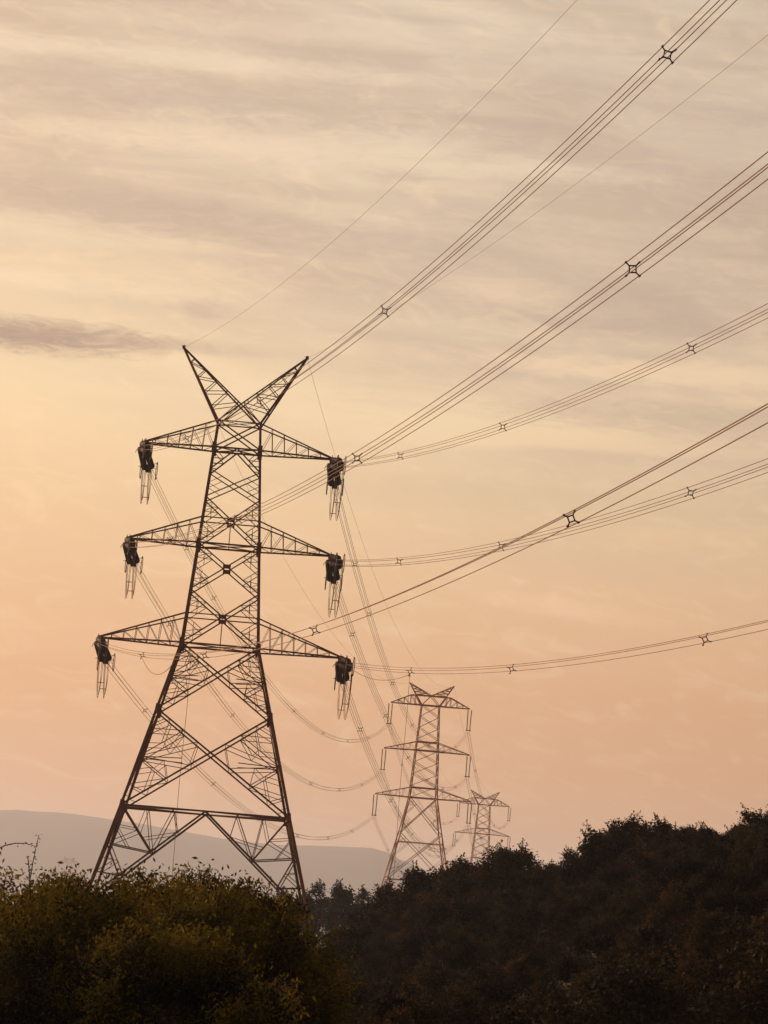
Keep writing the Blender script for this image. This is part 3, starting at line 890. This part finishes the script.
# a thin arching twig standing above the bushes at the left edge
def twig():
    Y = 46.0
    P = lambda x, y: ray(x, y) * Y
    root = empty('bare_twig', tuple(P(30, 905))); o = P(30, 905)
    mb = MB(); rng = np.random.default_rng(5); lm = LeafMesh()
    paths = [[(30, 905), (30, 880), (33, 862), (36, 848), (39, 835)], [(30, 900), (29, 875), (27, 856)], [(-6, 850), (4, 845), (14, 843), (24, 843), (34, 846)]]
    for k, pa in enumerate(paths):
        pts = [P(x, y) - o + np.array([0, .1 * k, 0]) for x, y in pa]
        mb.tube(pts, [0.008, .007, .006, .005, .004][:len(pts)], 5)
        fine = np.linspace(0.3 if k < 2 else 0, len(pts) - 1.001, 13 if k == 2 else 16)
        for t in fine:
            i = int(t); q = pts[i] + (pts[i+1] - pts[i]) * (t - i)
            for _ in range(2): lm.add(q + rng.normal(size=3) * .012, .04 * rng.uniform(.6, 1.3), .02, .4)
    mb.build('stem', M['bark'], root); lm.build('leaves', M['leaf_near'], root, rng)
    tag(root, 'thin arching twig with tiny leaves standing above the bushes near the left edge', 'twig')
twig()

# undergrowth on the near slopes
def undergrowth():
    rng = np.random.default_rng(9); lm = LeafMesh()
    for i in range(150000):
        y = rng.uniform(28, 215); x = rng.uniform(-0.125, 0.14) * y
        z = ground_z(x, y) + abs(rng.normal()) * .45
        l = rng.uniform(.05, .13) * (0.6 + y / 150); lm.add(np.array([x, y, z]), l, l * .4, rng.random())
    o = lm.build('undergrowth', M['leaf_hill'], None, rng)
    tag(o, 'low dark scrub filling the ground between the trees', 'undergrowth', kind='stuff')
undergrowth()

def woods():
    """the woodland carries on past both ends of the slope"""
    rng = np.random.default_rng(21); lm = LeafMesh()
    for i in range(110):
        if i < 78: y = rng.uniform(75, 225); x = rng.uniform(.128, .34) * y
        else: y = rng.uniform(44, 120); x = -rng.uniform(.15, .36) * y
        g = ground_z(x, y); c = np.array([x, y, g + rng.uniform(1.2, 2.2)]); r = np.array([rng.uniform(1.5, 2.6), rng.uniform(1.5, 2.6), rng.uniform(1.6, 2.5)])
        blobs = [(c + rng.normal(size=3) * r * .55, rng.uniform(.5, .9), rng.random()) for _ in range(14)]
        for b, br, tone in blobs:
            for q in rng.normal(size=(110, 3)) * br * .5:
                l = rng.uniform(.14, .3); lm.add(b + q, l, l * .7, tone)
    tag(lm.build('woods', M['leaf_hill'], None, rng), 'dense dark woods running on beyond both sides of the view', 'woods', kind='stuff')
woods()

# ------------------------------------------------------------------ haze
def haze():
    x0, x1, y0, y1, z0, z1 = -9500, 9500, -420, 15500, -120, 225
    v = [(x, y, z) for z in (z0, z1) for y in (y0, y1) for x in (x0, x1)]
    f = [(0, 2, 3, 1), (4, 5, 7, 6), (0, 1, 5, 4), (2, 6, 7, 3), (0, 4, 6, 2), (1, 3, 7, 5)]
    me = bpy.data.meshes.new('haze'); me.from_pydata(v, [], f)
    m, nt, nodes, links = new_mat('haze_air')
    out = N(nt, 'ShaderNodeOutputMaterial'); pv = N(nt, 'ShaderNodeVolumePrincipled')
    pv.inputs['Color'].default_value = (0.80, 0.84, 1.0, 1)
    pv.inputs['Density'].default_value = 0.00011
    pv.inputs['Anisotropy'].default_value = 0.5
    links.new(pv.outputs[0], out.inputs['Volume'])
    me.materials.append(m)
    tag(link(bpy.data.objects.new('haze', me)), 'thin evening haze filling the valley', 'haze', kind='stuff')
haze()

# ------------------------------------------------------------------ sun and sky
SUN_AZ, SUN_EL = R(-48), R(9)      # azimuth from +Y towards +X
sd = bpy.data.lights.new('sun', 'SUN'); sun = link(bpy.data.objects.new('sun', sd))
sd.energy = 3.6; sd.angle = R(3); sd.color = (1.0, 0.68, 0.43)
sv = Vector((math.sin(SUN_AZ) * math.cos(SUN_EL), math.cos(SUN_AZ) * math.cos(SUN_EL), math.sin(SUN_EL)))
sun.rotation_euler = sv.to_track_quat('Z', 'Y').to_euler()

def sky():
    w = bpy.data.worlds.new('World'); scene.world = w; w.use_nodes = True
    nt = w.node_tree; nt.nodes.clear(); links = nt.links
    out = N(nt, 'ShaderNodeOutputWorld')
    def math_(op, a, b=None, c=None, clamp=False):
        n = N(nt, 'ShaderNodeMath', operation=op); n.use_clamp = clamp
        for i, v in enumerate((a, b, c)):
            if v is None: continue
            if isinstance(v, (int, float)): n.inputs[i].default_value = v
            else: links.new(v, n.inputs[i])
        return n.outputs[0]
    def mix(f, a, b, mode='MIX'):
        n = N(nt, 'ShaderNodeMix', data_type='RGBA', blend_type=mode)
        for i, v in ((0, f), (6, a), (7, b)):
            if isinstance(v, (int, float)): n.inputs[i].default_value = v
            elif isinstance(v, tuple): n.inputs[i].default_value = (*v, 1)
            else: links.new(v, n.inputs[i])
        return n.outputs[2]
    def ramp(f, stops):
        n = N(nt, 'ShaderNodeValToRGB'); e = n.color_ramp.elements
        e[0].position, e[0].color = stops[0][0], (*stops[0][1], 1)
        e[1].position, e[1].color = stops[-1][0], (*stops[-1][1], 1)
        for p, c in stops[1:-1]:
            x = e.new(p); x.color = (*c, 1)
        links.new(f, n.inputs[0]); return n.outputs[0]
    sk = N(nt, 'ShaderNodeTexSky'); sk.sky_type = 'NISHITA'; sk.sun_disc = False
    sk.sun_elevation = SUN_EL; sk.sun_rotation = SUN_AZ % (2 * PI); sk.dust_density = 3.0; sk.air_density = 1.5
    bg = N(nt, 'ShaderNodeBackground'); bg.inputs['Strength'].default_value = 0.12
    tc = N(nt, 'ShaderNodeTexCoord'); sx = N(nt, 'ShaderNodeSeparateXYZ')
    links.new(tc.outputs['Generated'], sx.inputs[0])
    X, Y, Z = sx.outputs
    az = math_('ARCTAN2', X, Y)                    # 0 ahead
    el = math_('ARCSINE', Z)
    # veil of altostratus: its colour by height above the horizon (linear, times 1/0.12)
    eln = math_('DIVIDE', el, 0.6, clamp=True)     # 0..1 over 34 degrees
    K = 1 / 0.12
    def c(r, g, b): 
        f = lambda v: 1.14 * ((v/255 + .055) / 1.055) ** 2.4 
        return (f(r), f(g), f(b))
    veil = ramp(eln, [(0.0, c(217, 159, 115)), (0.09, c(222, 167, 121)), (0.165, c(229, 192, 149)), (0.215, c(238, 209, 168)), (0.26, c(225, 200, 168)), (0.32, c(221, 199, 172)), (0.42, c(216, 197, 174)), (0.75, c(205, 188, 170)), (1.0, c(178, 166, 158))])
    # streaky structure
    def streak(sa, se, seed, det, rough, dist, tilt=0.0):
        a = math_('MULTIPLY', az, sa); e = math_('MULTIPLY_ADD', el, se, math_('MULTIPLY', az, tilt * se))
        cb = N(nt, 'ShaderNodeCombineXYZ'); links.new(a, cb.inputs[0]); links.new(e, cb.inputs[1]); cb.inputs[2].default_value = seed
        nz = N(nt, 'ShaderNodeTexNoise'); nz.inputs['Scale'].default_value = 1.0; nz.inputs['Detail'].default_value = det
        nz.inputs['Roughness'].default_value = rough; nz.inputs['Distortion'].default_value = dist
        links.new(cb.outputs[0], nz.inputs['Vector']); return nz.outputs['Fac']
    s1 = streak(7, 42, 3.1, 3, .5, .4, .06)
    s2 = streak(16, 120, 8.7, 5, .55, .5, .0)
    s3 = streak(60, 170, 1.9, 6, .6, 1.2, .10)
    hi = math_('ADD', math_('MULTIPLY_ADD', eln, 8.0, -1.3), math_('MULTIPLY', az, 3.0), clamp=True)        # stronger structure higher up
    b1 = ramp(s1, [(0.42, (0, 0, 0)), (0.58, (1, 1, 1))])
    b2 = ramp(s2, [(0.45, (0, 0, 0)), (0.68, (1, 1, 1))])
    b3 = ramp(s3, [(0.50, (0, 0, 0)), (0.75, (1, 1, 1))])
    def val(v, k, amt): return math_('MULTIPLY', math_('MULTIPLY', v, k), amt)
    col = mix(val(b1, hi, 0.85), veil, c(195, 171, 150))
    col = mix(val(b2, hi, 0.55), col, c(188, 164, 146))
    col = mix(math_('MULTIPLY', b3, 0.36), col, c(248, 216, 176))
    # individual clouds: (px, py, half width, half height in px of the surveyed sky, colour, strength)
    def cloud(px, py, wx, wy, colr, amt, seed, tilt=0.0):
        d = ray(px, py); a0 = math.atan2(d[0], d[1]); e0 = math.asin(d[2] / np.linalg.norm(d))
        da = math_('DIVIDE', math_('SUBTRACT', az, a0), wx / F_PX)
        de0 = math_('SUBTRACT', math_('SUBTRACT', el, e0), math_('MULTIPLY', math_('SUBTRACT', az, a0), tilt))
        de = math_('DIVIDE', de0, wy / F_PX)
        r2 = math_('ADD', math_('MULTIPLY', da, da), math_('MULTIPLY', de, de))
        nz = streak(100, 400, seed, 7, .68, 1.0)
        r = math_('ADD', r2, math_('MULTIPLY_ADD', nz, 4.2, -2.1))
        m = N(nt, 'ShaderNodeMapRange', interpolation_type='SMOOTHSTEP'); m.inputs[1].default_value = 2.2; m.inputs[2].default_value = -0.5
        m.inputs[3].default_value = 0; m.inputs[4].default_value = amt
        links.new(r, m.inputs[0]); return m.outputs[0], colr
    for args in ((30, 335, 120, 15, c(158, 134, 122), .95, 4.2), (140, 343, 110, 7, c(180, 153, 136), .5, 5.1), (205, 308, 34, 8, c(188, 162, 145), .6, 6.3), (320, 283, 36, 12, c(196, 170, 152), .5, 7.7),
                 (505, 290, 60, 13, c(236, 205, 172), .6, 9.4), (700, 300, 150, 36, c(188, 164, 148), .55, 11.2), (650, 372, 170, 11, c(242, 210, 172), .8, 12.2), (560, 607, 90, 9, c(242, 196, 156), .55, 13.1, -.08), (700, 150, 170, 60, c(190, 167, 152), .45, 14.4), (470, 70, 260, 26, c(196, 173, 156), .4, 15.3), (100, 205, 170, 24, c(200, 176, 156), .45, 16.8),
                 (150, 92, 340, 20, c(188, 165, 148), .75, 21.8, -.02), (150, 212, 270, 20, c(188, 164, 146), .8, 23.8, -.05), (200, 60, 260, 9, c(232, 210, 182), .6, 35.8), (60, 282, 170, 10, c(238, 212, 178), .6, 36.8), (640, 445, 200, 9, c(236, 204, 166), .6, 37.8), (560, 250, 260, 30, c(194, 170, 150), .5, 24.9), (690, 420, 170, 16, c(196, 172, 148), .7, 25.7), (300, 150, 320, 13, c(232, 208, 178), .7, 26.3), (420, 325, 220, 10, c(228, 203, 170), .45, 27.3), (300, 30, 300, 12, c(228, 206, 180), .4, 28.3), (150, 640, 260, 24, c(228, 178, 136), .45, 29.3), (500, 500, 260, 16, c(214, 184, 148), .45, 30.3), (120, 270, 170, 16, c(240, 210, 172), .5, 19.8), (600, 560, 200, 20, c(214, 178, 150), .4, 31.8), (60, 545, 120, 12, c(226, 186, 152), .4, 33.8)):
        f, cl = cloud(*args); col = mix(f, col, cl)
    # glow towards the hidden sun on the left, the eastern sky behind dimmer and cooler
    sun_d = math_('COSINE', math_('SUBTRACT', az, SUN_AZ))
    dim = ramp(math_('MULTIPLY_ADD', sun_d, .5, .5), [(0.0, (0.12, 0.10, 0.095)), (0.5, (0.29, 0.25, 0.24)), (0.77, (0.86, 0.84, 0.84)), (0.83, (1.0, 1.0, 1.0)), (0.93, (1.25, 1.15, 1.0)), (1.0, (2.4, 2.0, 1.5))])
    zen = ramp(math_('DIVIDE', el, 1.57, clamp=True), [(0.0, (1, 1, 1)), (0.2, (1, 1, 1)), (0.5, (.95, .93, .92)), (1.0, (.9, .9, .92))])  # unseen overhead sky kept brighter than real dusk, adding top light on crowns
    col = mix(1.0, col, dim, 'MULTIPLY'); col = mix(1.0, col, zen, 'MULTIPLY')
    sc_ = N(nt, 'ShaderNodeVectorMath', operation='SCALE'); links.new(col, sc_.inputs[0]); sc_.inputs['Scale'].default_value = K
    final = mix(0.93, sk.outputs[0], sc_.outputs[0])
    below = math_('GREATER_THAN', el, -0.05)
    final = mix(below, (0.3, 0.22, 0.16), final)
    links.new(final, bg.inputs['Color']); links.new(bg.outputs[0], out.inputs['Surface'])
sky()

# ------------------------------------------------------------------ render settings
scene.view_settings.view_transform = 'Standard'; scene.view_settings.look = 'None'
scene.view_settings.exposure = 0.0; scene.view_settings.gamma = 1.0
scene.render.engine = 'CYCLES'
cy = scene.cycles
cy.max_bounces = 6; cy.diffuse_bounces = 2; cy.glossy_bounces = 2; cy.transmission_bounces = 3; cy.volume_bounces = 1; cy.transparent_max_bounces = 4
cy.filter_width = 1.5 if hasattr(cy, 'filter_width') else 1.5
